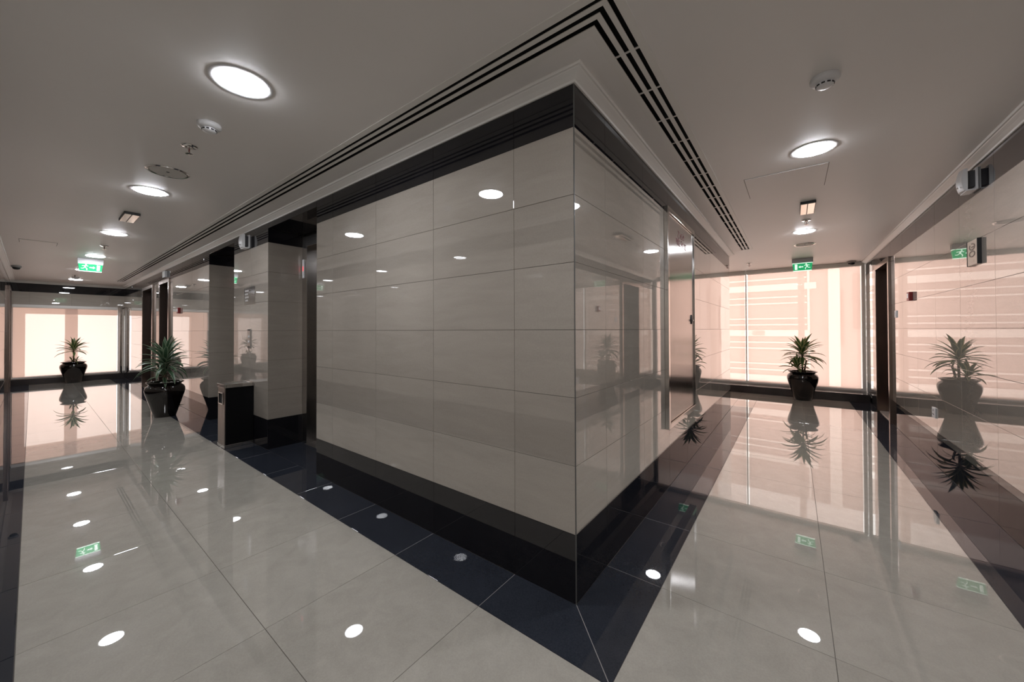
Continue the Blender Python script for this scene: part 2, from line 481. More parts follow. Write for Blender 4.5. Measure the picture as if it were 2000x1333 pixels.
wall_right = backing('wall_right', [(-0.25, -T, T, YB-T, 0, H), (-2.8, -0.2, YB-0.25, YB-T, 0, H),
                                    (-2.8, -2.6, YB-0.2, 7.3, 0, H)])
wall_tiles(wall_right, (0, 0.0008, 0), (0, 1, 0), YB, [y for y in ys if y < YB], ROWS)
wall_tiles(wall_right, (0, YB, 0), (-1, 0, 0), 2.6, [0.3344+0.6022*k for k in range(6)], ROWS)
# black angle trim on the outside corner
bm = bmesh.new()
box(bm, -0.003, 0.0010, -0.0010, 0.003, 0.0, CORN)
bm_obj('corner_trim', bm, plain('grey_corner_trim', (0.10, 0.10, 0.095), 0.4), wall_right)

YDOOR = (5.16, 6.02)
wall_far_right = backing('wall_far_right', [
    (W+T, W+0.25, -W-0.25, YDOOR[0]-T, 0, H), (W+T, W+0.25, YDOOR[1]+T, 7.3, 0, H),
    (W+T, W+0.25, YDOOR[0]-0.01, YDOOR[1]+0.01, DT+0.004, H), (W+0.25, W+0.34, YDOOR[0]-0.1, YDOOR[1]+0.1, 0, H)])
def jy(a, b): return [b-y for y in [0.3345-0.598*k for k in range(4, 0, -1)]+ys if a < y < b]
for a, b in ((-W, YDOOR[0]), (YDOOR[1], 7.17)):
    wall_tiles(wall_far_right, (W, b, 0), (0, -1, 0), b-a, jy(a, b), ROWS)
wall_tiles(wall_far_right, (W, YDOOR[1], 0), (0, -1, 0), YDOOR[1]-YDOOR[0], jy(*YDOOR), [(DT+0.04, CORN, 'band_tile', M_blk)])

d4 = (-12.40, -11.55)
wall_near = backing('wall_near', [
    (d4[1]+T, W+0.25, -W-0.25, -W-T, 0, H), (XD-0.3, d4[0]-T, -W-0.25, -W-T, 0, H),
    (d4[0]-0.01, d4[1]+0.01, -W-0.25, -W-T, DT+0.004, H), (d4[0]-0.1, d4[1]+0.1, -W-0.34, -W-0.25, 0, H)])
def jn(a, b): return [b-x for x in [0.873, 1.475, 0.27]+xs if a < x < b]
for a, b in ((d4[1], W), (XD, d4[0])):
    wall_tiles(wall_near, (b, -W, 0), (-1, 0, 0), b-a, jn(a, b), ROWS)
wall_tiles(wall_near, (d4[1], -W, 0), (-1, 0, 0), d4[1]-d4[0], jn(*d4), [(DT+0.04, CORN, 'band_tile', M_blk)])

WZ0, WZ1 = 0.13, 1.81
wall_far_left = backing('wall_far_left', [(XD-0.25, XD-T, -W-0.25, 0.25, WZ1, H), (XD-0.25, XD-T, -W-0.25, 0.25, -0.01, 0.02)])
wall_tiles(wall_far_left, (XD, -W, 0), (0, 1, 0), W, [0.26, 0.87, 1.48],
           [(WZ1+0.004, BANDZ, 'wall_tile', M_wall), (BANDZ, CORN, 'band_tile', M_blk)])

# ---- cornices: moulded plaster run, mitred, swept along the wall tops
CP = [(0.000, 2.2915), (0.008, 2.2915), (0.012, 2.300), (0.030, 2.312), (0.046, 2.321), (0.050, 2.3245), (0.058, 2.3255), (0.062, 2.3368), (0.0, 2.3368)]
def cornice(name, path, normals_out):
    """path: list of (x, y); offsets grow along the summed normals at each vertex"""
    bm = bmesh.new(); rings = []
    for (x, y), n in zip(path, normals_out):
        rings.append([bm.verts.new((x+n[0]*d, y+n[1]*d, z)) for d, z in CP])
    k = len(CP)
    for A, B in zip(rings, rings[1:]):
        for i in range(k-1): bm.faces.new((A[i], A[i+1], B[i+1], B[i]))
    bm.faces.new(rings[0]); bm.faces.new(rings[-1][::-1])
    bmesh.ops.recalc_face_normals(bm, faces=bm.faces)
    return struct(name, bm, [M_white])
cornice('trim_1', [(XD, 0), (0, 0), (0, YB), (-2.6, YB)], [(1, -1), (1, -1), (1, 1), (1, 1)])
cornice('trim_2', [(W, 7.12), (W, -W), (XD, -W), (XD, 0)], [(-1, 0), (-1, 1), (1, 1), (1, -1)])

# ================================================================== DOORS
def room_door(name, width, depth, mat_leaf, parent_rot, loc, sill_mat):
    """local frame: x along the wall, y into the wall, opening 0..width, z up"""
    o = bpy.data.objects.new(name, None); o.location = loc; o.rotation_euler = (0, 0, parent_rot)
    o['kind'] = 'structure'; link(o)
    fwid, pr = 0.055, 0.03
    bm = bmesh.new()
    for a, b in ((-fwid, 0.012), (width-0.012, width+fwid)):
        box(bm, a, b, -pr, 0.10, 0, DT-0.012, 0.004)
    box(bm, -fwid, width+fwid, -pr, 0.10, DT-0.012, DT+0.052, 0.004)
    bm_obj('door_frame', bm, M_frame, o)
    bm = bmesh.new(); box(bm, 0.012, width-0.012, depth-0.045, depth, 0.012, DT-0.012)
    leaf = bm_obj('door_leaf', bm, mat_leaf, o)
    bm = bmesh.new()
    tube(bm, [(width-0.09, depth-0.05, 1.0), (width-0.09, depth-0.10, 1.0), (width-0.21, depth-0.10, 1.0)], 0.009)
    bm_obj('door_handle', bm, M_alu, leaf)
    bm = bmesh.new(); box(bm, 0.0, width, 0.0, depth, 0, 0.012)
    bm_obj('threshold', bm, sill_mat, o)
    return o
M_sill = plain('pale_marble_sill', (0.62, 0.56, 0.50), 0.2, noise=0.06)
room_door('door_1', YDOOR[1]-YDOOR[0], 0.20, M_darkwood, -math.pi/2, (W, YDOOR[1], 0), M_sill)
room_door('door_2', d1[1]-d1[0], 0.20, M_darkwood, 0, (d1[0], 0, 0), M_sill)
room_door('door_3', d2[1]-d2[0], 0.20, M_darkwood, 0, (d2[0], 0, 0), M_sill)
room_door('door_4', d4[1]-d4[0], 0.20, M_darkwood, math.pi, (d4[1], -W, 0), M_sill)

def lift_door(name, x0, x1):
    o = bpy.data.objects.new(name, None); o.location = (x0, ND, 0); o['kind'] = 'structure'; link(o)
    wd = x1-x0
    bm = bmesh.new()
    box(bm, 0.001, 0.10, 0, 0.15, 0, 2.238, 0.003); box(bm, wd-0.10, wd-0.001, 0, 0.15, 0, 2.238, 0.003)
    box(bm, 0.10, wd-0.10, 0.0, 0.15, 2.10, 2.238, 0.003)
    bm_obj('lift_jamb', bm, M_steel, o)
    for a, b, dy in ((0.10, wd/2-0.001, 0.0), (wd/2+0.001, wd-0.10, 0.0)):
        bm = bmesh.new(); box(bm, a, b, 0.105+dy, 0.14+dy, 0.006, 2.10, 0.002)
        bm_obj('door_panel', bm, M_liftdoor, o)
    bm = bmesh.new(); box(bm, 0.10, wd-0.10, -0.02, 0.15, 0, 0.005)
    for k in range(3): box(bm, 0.10, wd-0.10, 0.012+0.03*k, 0.02+0.03*k, 0.005, 0.008)
    bm_obj('lift_sill', bm, M_alu, o)
    bm = bmesh.new(); box(bm, 0.018, 0.062, -0.012, 0.0, 1.765, 1.965, 0.003)
    ind = bm_obj('floor_indicator', bm, M_plast, o)
    bm = bmesh.new(); box(bm, 0.030, 0.050, -0.0135, -0.012, 1.84, 1.89)
    bm_obj('red_display', bm, M_redled, ind)
lift_door('door_5', NX2, NX1)
lift_door('door_6', NX4, PX2)

# ================================================================== WINDOWS
def window(name, loc, rotz, width, z0, z1, mull, ledge_d, ledge_h, ledge_front, steel_sides):
    """local: x along the window, y outwards (glass), room at -y"""
    o = bpy.data.objects.new(name, None); o.location = loc; o.rotation_euler = (0, 0, rotz)
    o['kind'] = 'structure'; link(o)
    bm = bmesh.new(); box(bm, 0, width, -ledge_front, 0.20, -0.001, ledge_h, 0.004)
    bm_obj('window_ledge', bm, M_granite, o)
    bm = bmesh.new()
    box(bm, 0, width, 0.03, 0.10, z0, z0+0.045, 0.003)
    box(bm, 0, width, 0.03, 0.10, z1-0.05, z1, 0.003)
    bm_obj('window_frame', bm, M_white, o)
    for m0, m1 in mull:
        bm = bmesh.new(); box(bm, m0, m1, 0.03, 0.10, z0+0.045, z1-0.05, 0.003)
        bm_obj('mullion', bm, M_white, o)
    edges = [0.0] + [v for m in mull for v in m] + [width]
    edges = sorted(edges)
    for a, b in zip(edges[::1], edges[1::1]):
        if b-a < 0.15: continue
        bm = bmesh.new(); box(bm, a, b, 0.062, 0.070, z0+0.045, z1-0.05)
        bm_obj('pane', bm, M_glass, o)
    return o
def roller_blind(label, loc, rotz, width, z0, z1, group=None):
    t = thing('roller_blind', label, 'blind', loc, rotz, group)
    bm = bmesh.new()
    prof = [(-0.055, 0), (-0.055, -0.055), (-0.048, -0.068), (-0.03, -0.072), (0.03, -0.072), (0.03, 0)]
    a = [bm.verts.new((0, y, z1+z)) for y, z in prof]; b = [bm.verts.new((width, y, z1+z)) for y, z in prof]
    n = len(prof)
    for i in range(n): bm.faces.new((a[i], a[(i+1) % n], b[(i+1) % n], b[i]))
    bm.faces.new(a[::-1]); bm.faces.new(b)
    bmesh.ops.recalc_face_normals(bm, faces=bm.faces)
    bm_obj('cassette', bm, M_white, t)
    bm = bmesh.new()
    v = [bm.verts.new(p) for p in ((0.006, 0, z0+0.02), (width-0.006, 0, z0+0.02), (width-0.006, 0, z1-0.06), (0.006, 0, z1-0.06))]
    bm.faces.new(v)
    bm_obj('blind_fabric', bm, M_blind, t)
    bm = bmesh.new(); box(bm, 0.004, width-0.004, -0.009, 0.009, z0, z0+0.024, 0.004)
    bm_obj('bottom_bar', bm, M_white, t)
    return t
YW = 7.10
window('window_1', (-2.6, YW+0.03, 0), 0, 2.6+1.735, 0.13, 2.335,
       [(-1.30+2.6-0.025, -1.30+2.6+0.025), (0.012+2.6, 0.030+2.6), (1.695+2.6, 1.735+2.6)], 0, 0.13, 0.39, 0)
roller_blind('wide sheer roller blind behind the potted plant in the right corridor', (0.054, YW, 0), 0, 1.625, 0.145, 2.335)
roller_blind('narrow strip of sheer roller blind left of the white mullion, at the corner block', (-1.28, YW, 0), 0, 1.296, 0.145, 2.335)
window('window_2', (XD-0.06, -W, 0), math.pi/2, W, WZ0, WZ1+0.01, [(0, 0.035), (W-0.105, W-0.02)], 0, 0.13, -0.01+0.14, 0)
roller_blind('pink sheer roller blind under the black band in the far left window', (XD-0.03, -W+0.03, 0), math.pi/2, W-0.15, 0.145, WZ1)
# polished posts standing at both ends of the far left window
for nm, y in (('polished steel post on the window ledge right of the far left blind', -0.065),):
    o = lathe_obj('steel_post', [(0, 0), (0.036, 0), (0.036, 0.012), (0.024, 0.016), (0.024, 1.66), (0.036, 1.665), (0.036, 1.676), (0, 1.676)], M_chrome, None, 24, loc=(XD+0.02, y, 0.1305))
    o['label'] = nm; o['category'] = 'post'

# ---- the world outside, seen faintly through the sheer fabric
def tagged(o, label, cat, group=None):
    o['label'] = label; o['category'] = cat
    if group: o['group'] = group
    return o
YF = 24.0
fb = thing('facade_building', 'pale striped building seen faintly through the right-hand sheer blind', 'building', (0, YF, -3))
def fpart(nm, x0, x1, y0, y1, z0, z1, mat):
    bm = bmesh.new(); box(bm, x0, x1, y0-YF, y1-YF, z0+3, z1+3); bm_obj(nm, bm, mat, fb)
fpart('facade_wall', -8, 1.42, YF, YF+1.0, -3, 8, M_facp)
for z0, z1 in ((3.35, 3.70), (0.79, 1.14), (-1.754, -1.414), (5.9, 6.25)): fpart('floor_band', -8, 1.75 if z0 > 3 else 1.40, YF-0.12, YF, z0, z1, M_facw)
for z in (4.0, 2.975, 2.635, 1.784, 1.443, 0.443, 0.103, -0.768, -1.108, 5.5, 5.15): fpart('string_course', -8, 1.36, YF-0.08, YF, z-0.04, z+0.035, M_facw)
fpart('corner_strip', 1.376, 1.476, YF-0.09, YF, -3, 8, M_facw)
fpart('side_wall', 1.476, 9, YF, YF+1, -3, 8, M_facp)
fpart('white_pier', 2.231, 2.676, YF-0.3, YF, -3, 8, M_facw)
fpart('shade_panel', 2.77, 2.82, YF-0.05, YF, 0.3, 3.2, M_facd)
fpart('shade_panel', 3.22, 3.44, YF-0.05, YF, 1.2, 4.0, M_facd)
fpart('window_shutter', -1.105, -0.534, YF-0.15, YF-0.12, 0.83, 1.10, M_facp)
st = thing('exterior_pillar', 'pale pillar seen through the sheer blind above the right potted plant', 'pillar', (0.915, 9.6, -3))
bm = bmesh.new(); box(bm, -0.06, 0.06, -0.06, 0.06, 0, 8.5); bm_obj('shaft', bm, M_concrete, st)
bm = bmesh.new(); box(bm, -0.09, 0.09, -0.09, 0.09, 0, 0.3); bm_obj('plinth', bm, M_concrete, st)
lo = thing('balcony_frame', 'pale concrete balcony frame seen through the far left blind', 'balcony', (-14.3, 0, 0))
for nm, b in (('end_wall', (0, 0.2, -3.2, -1.55, -1, 3.2)), ('pillar', (0, 0.2, -0.93, -0.72, -1, 3.2)), ('lintel', (0, 0.2, -1.55, 1.5, 1.64, 3.2)), ('end_wall', (0, 0.2, 0.02, 1.5, -1, 1.64)), ('slab', (-0.4, 0.9, -3.2, 1.5, -1.2, -1.0))):
    bm = bmesh.new(); box(bm, *b); bm_obj(nm, bm, M_concrete, lo)

# ================================================================== LINEAR SLOT DIFFUSER
def slot_part(nm, pts, mat, parent, z0, z1):
    bm = bmesh.new()
    lo_ = [bm.verts.new((x, y, z0)) for x, y in pts]; hi = [bm.verts.new((x, y, z1)) for x, y in pts]
    n = len(pts)
    bm.faces.new(lo_[::-1]); bm.faces.new(hi)
    for i in range(n): bm.faces.new((lo_[i], lo_[(i+1) % n], hi[(i+1) % n], hi[i]))
    bmesh.ops.recalc_face_normals(bm, faces=bm.faces)
    return bm_obj(nm, bm, mat, parent)
# offsets from the wall: flange | slot | bar | slot | bar | slot | flange
BARS = [('flange', 0.150, 0.183), ('blade', 0.202, 0.222), ('blade', 0.242, 0.262), ('flange', 0.281, 0.314)]
SLOTS = [(0.183, 0.202), (0.222, 0.242), (0.262, 0.281)]
dl = thing('slot_diffuser', 'long black triple-slot air diffuser along the left corridor ceiling', 'air diffuser', (0, 0, 0), 0, 'linear slot diffusers round the corner block')
dr = thing('slot_diffuser', 'triple-slot air diffuser along the right corridor ceiling, from the corner to the window', 'air diffuser', (0, 0, 0), 0, 'linear slot diffusers round the corner block')
zf0, zf1 = H-0.004, H+0.002
seg = [0.0, -1.4, -2.9, -4.4, -5.9, -7.4, -8.9, -10.4, GEND-0.02]
for nm, a, b in BARS:
    zlow = zf0 if nm == 'flange' else H-0.001
    for k, (s0, s1) in enumerate(zip(seg, seg[1:])):
        e = 0.0015
        if k == 0: pts = [(s1+e, -a), (a, -a), (b, -b), (s1+e, -b)]
        else: pts = [(s1+e, -a), (s0-e, -a), (s0-e, -b), (s1+e, -b)]
        slot_part(nm, pts, M_white, dl, zlow, H-0.0004 if nm == 'flange' else zf1)
segb = [0.0, 1.6, 3.2, GEND_B+0.02]
for nm, a, b in BARS:
    zlow = zf0 if nm == 'flange' else H-0.001
    for k, (s0, s1) in enumerate(zip(segb, segb[1:])):
        e = 0.0015
        if k == 0: pts = [(a, -a), (a, s1-e), (b, s1-e), (b, -b)]
        else: pts = [(a, s0+e), (a, s1-e), (b, s1-e), (b, s0+e)]
        slot_part(nm, pts, M_white, dr, zlow, H-0.0004 if nm == 'flange' else zf1)
slot_part('end_cap', [(GEND-0.03, -0.314), (GEND-0.03, -0.150), (GEND+0.01, -0.150), (GEND+0.01, -0.314)], M_white, dl, zf0-0.001, H-0.0004)
slot_part('end_cap', [(0.150, GEND_B-0.01), (0.314, GEND_B-0.01), (0.314, GEND_B+0.03), (0.150, GEND_B+0.03)], M_white, dr, zf0-0.001, H-0.0004)
for par, q in ((dl, [(GEND, -0.164), (0.164, -0.164), (0.1605, -0.1605), (GEND, -0.1605)]), (dl, [(GEND, -0.3035), (0.3035, -0.3035), (0.300, -0.300), (GEND, -0.300)]),
               (dr, [(0.1605, -0.1605), (0.164, -0.164), (0.164, GEND_B), (0.1605, GEND_B)]), (dr, [(0.300, -0.300), (0.3035, -0.3035), (0.3035, GEND_B), (0.300, GEND_B)])):
    slot_part('plenum_side', q, M_void, ceiling, H+0.003, H+0.090)
for a, b in SLOTS:                         # dark lining above each slot, and its spacers
    slot_part('slot_void', [(GEND, -a), (a, -a), (b, -b), (GEND, -b)], M_void, ceiling, H+0.040, H+0.044)
    slot_part('slot_void', [(a, -a), (a, GEND_B), (b, GEND_B), (b, -b)], M_void, ceiling, H+0.040, H+0.044)
    for k in range(16):
        y = 0.02+0.30*k
        if y < GEND_B-0.05: slot_part('spacer', [(a, y), (b, y), (b, y+0.012), (a, y+0.012)], M_alu, dr, H-0.0005, H+0.002)
for par, pts in ((dl, [(GEND, GY0), (GX1, GY0), (GX0, GY1), (GEND, GY1)]), (dr, [(GX0, GY1), (GX1, GY0), (GX1, GEND_B), (GX0, GEND_B)])):
    slot_part('plenum_lining', pts, M_void, ceiling, H+0.050, H+0.054)

# ================================================================== CEILING FITTINGS
def downlight(label, x, y, g):
    t = thing('ceiling_downlight', label, 'downlight', (x, y, H), 0, g)
    lathe_obj('trim_ring', [(0.098, -0.0003), (0.122, -0.0003), (0.122, -0.0014), (0.116, -0.0026), (0.104, -0.0030), (0.098, -0.0022), (0.098, -0.0003)], M_plast, t, 48)
    bm = bmesh.new()
    lathe(bm, [(0, -0.0125), (0.05, -0.0116), (0.08, -0.0092), (0.092, -0.0062), (0.0975, -0.0028), (0.0975, -0.0008), (0, -0.0008)], 48)
    bmesh.ops.recalc_face_normals(bm, faces=bm.faces)
    bm_obj('light_diffuser', bm, M_lamp, t)
    return t
g = 'round downlights along the corridor ceilings'
d0 = downlight('largest round downlight, nearest in the left corridor ceiling', -1.235, -0.873, g)
for x, lb in ((-3.375, 'second nearest round downlight in the left corridor, past the flush round speaker'),
              (-5.49, 'third downlight in the left corridor, just past the small rectangular emergency fitting'),
              (-7.59, 'fourth downlight in the left corridor, in line just above the green exit sign'),
              (-9.66, 'fifth left-corridor downlight, partly hidden behind the exit sign'),
              (-11.70, 'last left-corridor downlight, beside the far window wall'),
              (0.873, 'downlight at the corridor corner, above and behind the viewer')):
    copy_tree(d0, (x, -0.873, H), 0, lb)
copy_tree(d0, (0.873, 1.55, H), 0, 'nearest downlight in the right corridor, past the smoke detector')
copy_tree(d0, (0.873, 4.02, H), 0, 'second downlight in the right corridor, short of the exit sign')

def smoke(label, x, y):
    t = thing('smoke_detector', label, 'smoke detector', (x, y, H), 0, 'white ceiling smoke detectors')
    lathe_obj('detector_base', [(0, 0), (0.052, 0), (0.054, -0.004), (0.054, -0.016), (0.050, -0.022), (0.040, -0.027), (0.034, -0.028), (0, -0.028)], M_plast, t, 36)
    lathe_obj('sensor_head', [(0.0, -0.027), (0.033, -0.027), (0.031, -0.040), (0.026, -0.044), (0.012, -0.0465), (0.0, -0.0465)], M_plast, t, 36)
    for k in range(10):
        a = 2*math.pi*k/10+0.2
        bm = bmesh.new(); box(bm, 0.0305, 0.0335, -0.0062, 0.0062, -0.0385, -0.0325)
        bmesh.ops.rotate(bm, verts=bm.verts, cent=(0, 0, 0), matrix=Matrix.Rotation(a, 3, 'Z'))
        bm_obj('sensor_slot', bm, M_black, t)
    return t
sm = smoke('smoke detector between the big downlight and the sprinkler at left', -1.775, -0.865)
copy_tree(sm, (0.885, 0.72, H), 0.5, 'smoke detector at upper right, in front of the right corridor downlight')
copy_tree(sm, (-11.15, -0.90, H), 0.3, 'tiny far smoke detector before the last left downlight')

def sprinkler(label, x, y):
    t = thing('fire_sprinkler', label, 'sprinkler', (x, y, H), 0, 'pendent ceiling sprinklers')
    lathe_obj('escutcheon', [(0, -0.001), (0.040, 0.0), (0.041, -0.004), (0.034, -0.009), (0.016, -0.010), (0.013, -0.016), (0, -0.016)], M_chrome, t, 28)
    for s in (-1, 1):
        bm = bmesh.new()
        tube(bm, [(s*0.009, 0, -0.012), (s*0.0155, 0, -0.026), (s*0.013, 0, -0.040), (s*0.003, 0, -0.049)], 0.0026, 6)
        bm_obj('frame_arm', bm, M_chrome, t)
    lathe_obj('deflector', [(0, -0.048), (0.017, -0.0485), (0.019, -0.052), (0.004, -0.053), (0, -0.057)], M_chrome, t, 20)
    bm = bmesh.new(); tube(bm, [(0, 0, -0.014), (0, 0, -0.048)], 0.0028, 8); bm_obj('glass_bulb', bm, M_red, t)
    return t
sp = sprinkler('sprinkler between the smoke detector and the flush round speaker at left', -2.17, -0.87)
copy_tree(sp, (-6.48, -0.873, H), 0.2, 'small sprinkler in the left corridor, between the third and fourth downlights')
copy_tree(sp, (-10.75, -0.93, H), 0.4, 'farthest left-corridor sprinkler, below the fifth downlight')
copy_tree(sp, (0.88, 3.45, H), 0.3, 'sprinkler in the right corridor just before the second downlight')
copy_tree(sp, (0.165, 6.1, H), 0.1, 'sprinkler near the window at the far end of the corner block')

def speaker(label, x, y):
    t = thing('ceiling_speaker', label, 'speaker', (x, y, H), 0, 'flush round ceiling speakers')
    lathe_obj('speaker_rim', [(0.098, 0.0), (0.118, 0.0), (0.118, -0.003), (0.110, -0.008), (0.101, -0.007), (0.098, -0.003), (0.098, 0.0)], M_chrome, t, 44)
    lathe_obj('speaker_grille', [(0, -0.0005), (0.0975, -0.0005), (0.0975, -0.003), (0, -0.004)], plain('grey_grille', (0.62, 0.60, 0.57), 0.7) if 'grey_grille' not in bpy.data.materials else bpy.data.materials['grey_grille'], t, 44)
    lathe_obj('centre_badge', [(0, -0.0035), (0.010, -0.0035), (0.009, -0.006), (0, -0.006)], M_black, t, 16)
    return t
spk = speaker('flush round speaker in the left corridor between sprinkler and second downlight', -2.765, -0.868)
copy_tree(spk, (0.895, 4.86, H), 0, 'flush round speaker in the right corridor between downlight and exit sign')

def emergency(label, x, y, rz, g):
    t = thing('emergency_luminaire', label, 'emergency light', (x, y, H), rz, g)
    bm = bmesh.new(); box(bm, -0.055, 0.055, -0.19, 0.19, -0.022, 0.0, 0.003); bm_obj('housing', bm, M_black, t)
    for a, b in ((-0.05, -0.006), (0.0, 0.05)):
        bm = bmesh.new(); box(bm, a, b, -0.185, 0.185, -0.026, -0.021, 0.002); bm_obj('reflector_cover', bm, plain('warm_polished_reflector', (0.86, 0.79, 0.70), 0.16, 1.0) if 'warm_polished_reflector' not in bpy.data.materials else bpy.data.materials['warm_polished_reflector'], t)
    return t
em = emergency('small rectangular fitting in the left corridor between second and third downlights', -4.43, -0.872, math.pi/2, 'small rectangular emergency luminaires')
copy_tree(em, (0.877, 2.92, H), 0, 'small rectangular fitting in the right corridor between access hatch and sprinkler')

def hatch(label, x0, x1, y0, y1):
    cx, c2 = (x0+x1)/2, (y0+y1)/2
    t = thing('access_hatch', label, 'access hatch', (cx, c2, H), 0, 'flush ceiling access hatches')
    a, b = (x1-x0)/2, (y1-y0)/2
    bm = bmesh.new(); box(bm, -a+0.004, a-0.004, -b+0.004, b-0.004, -0.003, -0.0002); bm_obj('hatch_panel', bm, M_ceil, t)
    bm = bmesh.new()
    for q in ((-a, a, -b, -b+0.005), (-a, a, b-0.005, b), (-a, -a+0.005, -b+0.005, b-0.005), (a-0.005, a, -b+0.005, b-0.005)): box(bm, *q, -0.0012, -0.0001)
    bm_obj('shadow_gap', bm, plain('gap_grey', (0.22, 0.20, 0.18), 0.8) if 'gap_grey' not in bpy.data.materials else bpy.data.materials['gap_grey'], t)
hatch('flush square access hatch in the right corridor ceiling past the first downlight', 0.472, 0.968, 1.838, 2.346)
hatch('flush access hatch at the left edge of the left corridor ceiling', -7.02, -6.73, -1.556, -1.255)

def dome_cam(label, x, y):
    t = thing('dome_camera', label, 'security camera', (x, y, H), 0, 'ceiling dome cameras')
    lathe_obj('camera_base', [(0, 0), (0.058, 0), (0.058, -0.018), (0.052, -0.028), (0.0, -0.028)], plain('grey_cam', (0.35, 0.33, 0.32), 0.4) if 'grey_cam' not in bpy.data.materials else bpy.data.materials['grey_cam'], t, 30)
    lathe_obj('camera_dome', [(0.044, -0.026), (0.043, -0.040), (0.034, -0.055), (0.018, -0.063), (0, -0.065)], M_black, t, 30)
    return t
dc = dome_cam('dark dome camera on the left corridor ceiling at the left picture edge', -9.9, -1.62)
copy_tree(dc, (1.55, 6.93, H), 0, 'dark dome camera above the right end of the right-hand blind')

# ---- exit signs
def exit_sign(label, loc, rotz, mirror):
    """local: face looks along -y, x to the viewer's right"""
    t = thing('exit_sign', label, 'exit sign', loc, rotz, 'green lit exit signs hanging from the ceiling')
    bm = bmesh.new(); box(bm, -0.135, 0.135, -0.045, 0.045, -0.072, -0.001, 0.004); bm_obj('housing', bm, plain('housing_grey', (0.55, 0.55, 0.56), 0.4) if 'housing_grey' not in bpy.data.materials else bpy.data.materials['housing_grey'], t)
    bm = bmesh.new()
    top, bot = (0.128, 0.036), (0.116, 0.012)
    v = [bm.verts.new(p) for p in ((-top[0], -top[1], -0.073), (top[0], -top[1], -0.073), (top[0], top[1], -0.073), (-top[0], top[1], -0.073),
                                   (-bot[0], -bot[1], -0.190), (bot[0], -bot[1], -0.190), (bot[0], bot[1], -0.190), (-bot[0], bot[1], -0.190))]
    for f in ((0, 1, 5, 4), (1, 2, 6, 5), (2, 3, 7, 6), (3, 0, 4, 7), (4, 5, 6, 7), (3, 2, 1, 0)): bm.faces.new([v[i] for i in f])
    bmesh.ops.recalc_face_normals(bm, faces=bm.faces)
    panel = bm_obj('green_panel', bm, M_green, t)
    for z, hw, y0 in ((-0.0765, 0.129, 0.037), (-0.194, 0.118, 0.014)):
        bm = bmesh.new(); box(bm, -hw, hw, -y0, y0, z-0.005, z+0.0035, 0.001); bm_obj('light_edge', bm, M_picto, t)
    for sgn in (-1, 1):      # pictograms on both faces
        def flat(nm, polys):
            bm = bmesh.new()
            for poly in polys:
                vs = []
                for px, pz in poly:
                    px2 = px*mirror
                    yy = -(top[1] + (bot[1]-top[1])*((-0.073-pz)/0.117)) - 0.0015
                    vs.append(bm.verts.new((px2 if sgn == 1 else -px2, yy*sgn, pz)))
                f = bm.faces.new(vs)
            bmesh.ops.recalc_face_normals(bm, faces=bm.faces)
            r = bmesh.ops.extrude_face_region(bm, geom=list(bm.faces))
            bmesh.ops.translate(bm, verts=[q for q in r['geom'] if isinstance(q, bmesh.types.BMVert)], vec=(0, 0.003*sgn, 0))
            bmesh.ops.recalc_face_normals(bm, faces=bm.faces)
            bm_obj(nm, bm, M_picto, panel)
        # running person: head, torso, arms, legs
        hd = [(-0.048+0.0085*math.cos(a*math.pi/4), -0.094+0.0085*math.sin(a*math.pi/4)) for a in range(8)]
        flat('running_figure', [hd, [(-0.062, -0.106), (-0.046, -0.104), (-0.052, -0.136), (-0.068, -0.138)],
             [(-0.062, -0.106), (-0.064, -0.114), (-0.088, -0.120), (-0.090, -0.112)],
             [(-0.046, -0.104), (-0.048, -0.113), (-0.026, -0.122), (-0.024, -0.114)],
             [(-0.068, -0.138), (-0.058, -0.138), (-0.076, -0.156), (-0.100, -0.156), (-0.100, -0.149), (-0.080, -0.148)],
             [(-0.062, -0.134), (-0.052, -0.134), (-0.034, -0.152), (-0.034, -0.176), (-0.044, -0.176), (-0.043, -0.156)]])
        flat('direction_arrow', [[(-0.012, -0.128), (0.026, -0.128), (0.026, -0.142), (-0.012, -0.142)], [(0.026, -0.116), (0.050, -0.135), (0.026, -0.154)]])
        flat('door_symbol', [[(0.064, -0.092), (0.098, -0.092), (0.096, -0.176), (0.064, -0.176)]])
    return t
exit_sign('green running-man exit sign with right-pointing arrow in the left corridor', (-8.02, -0.895, H), math.pi/2, 1)
exit_sign('green exit sign with left-pointing arrow before the right-hand window blind', (0.888, 6.12, H), 0, -1)

# ================================================================== WALL FITTINGS
def place(o, loc, rotz):
    o.location = loc; o.rotation_euler = (0, 0, rotz); return o
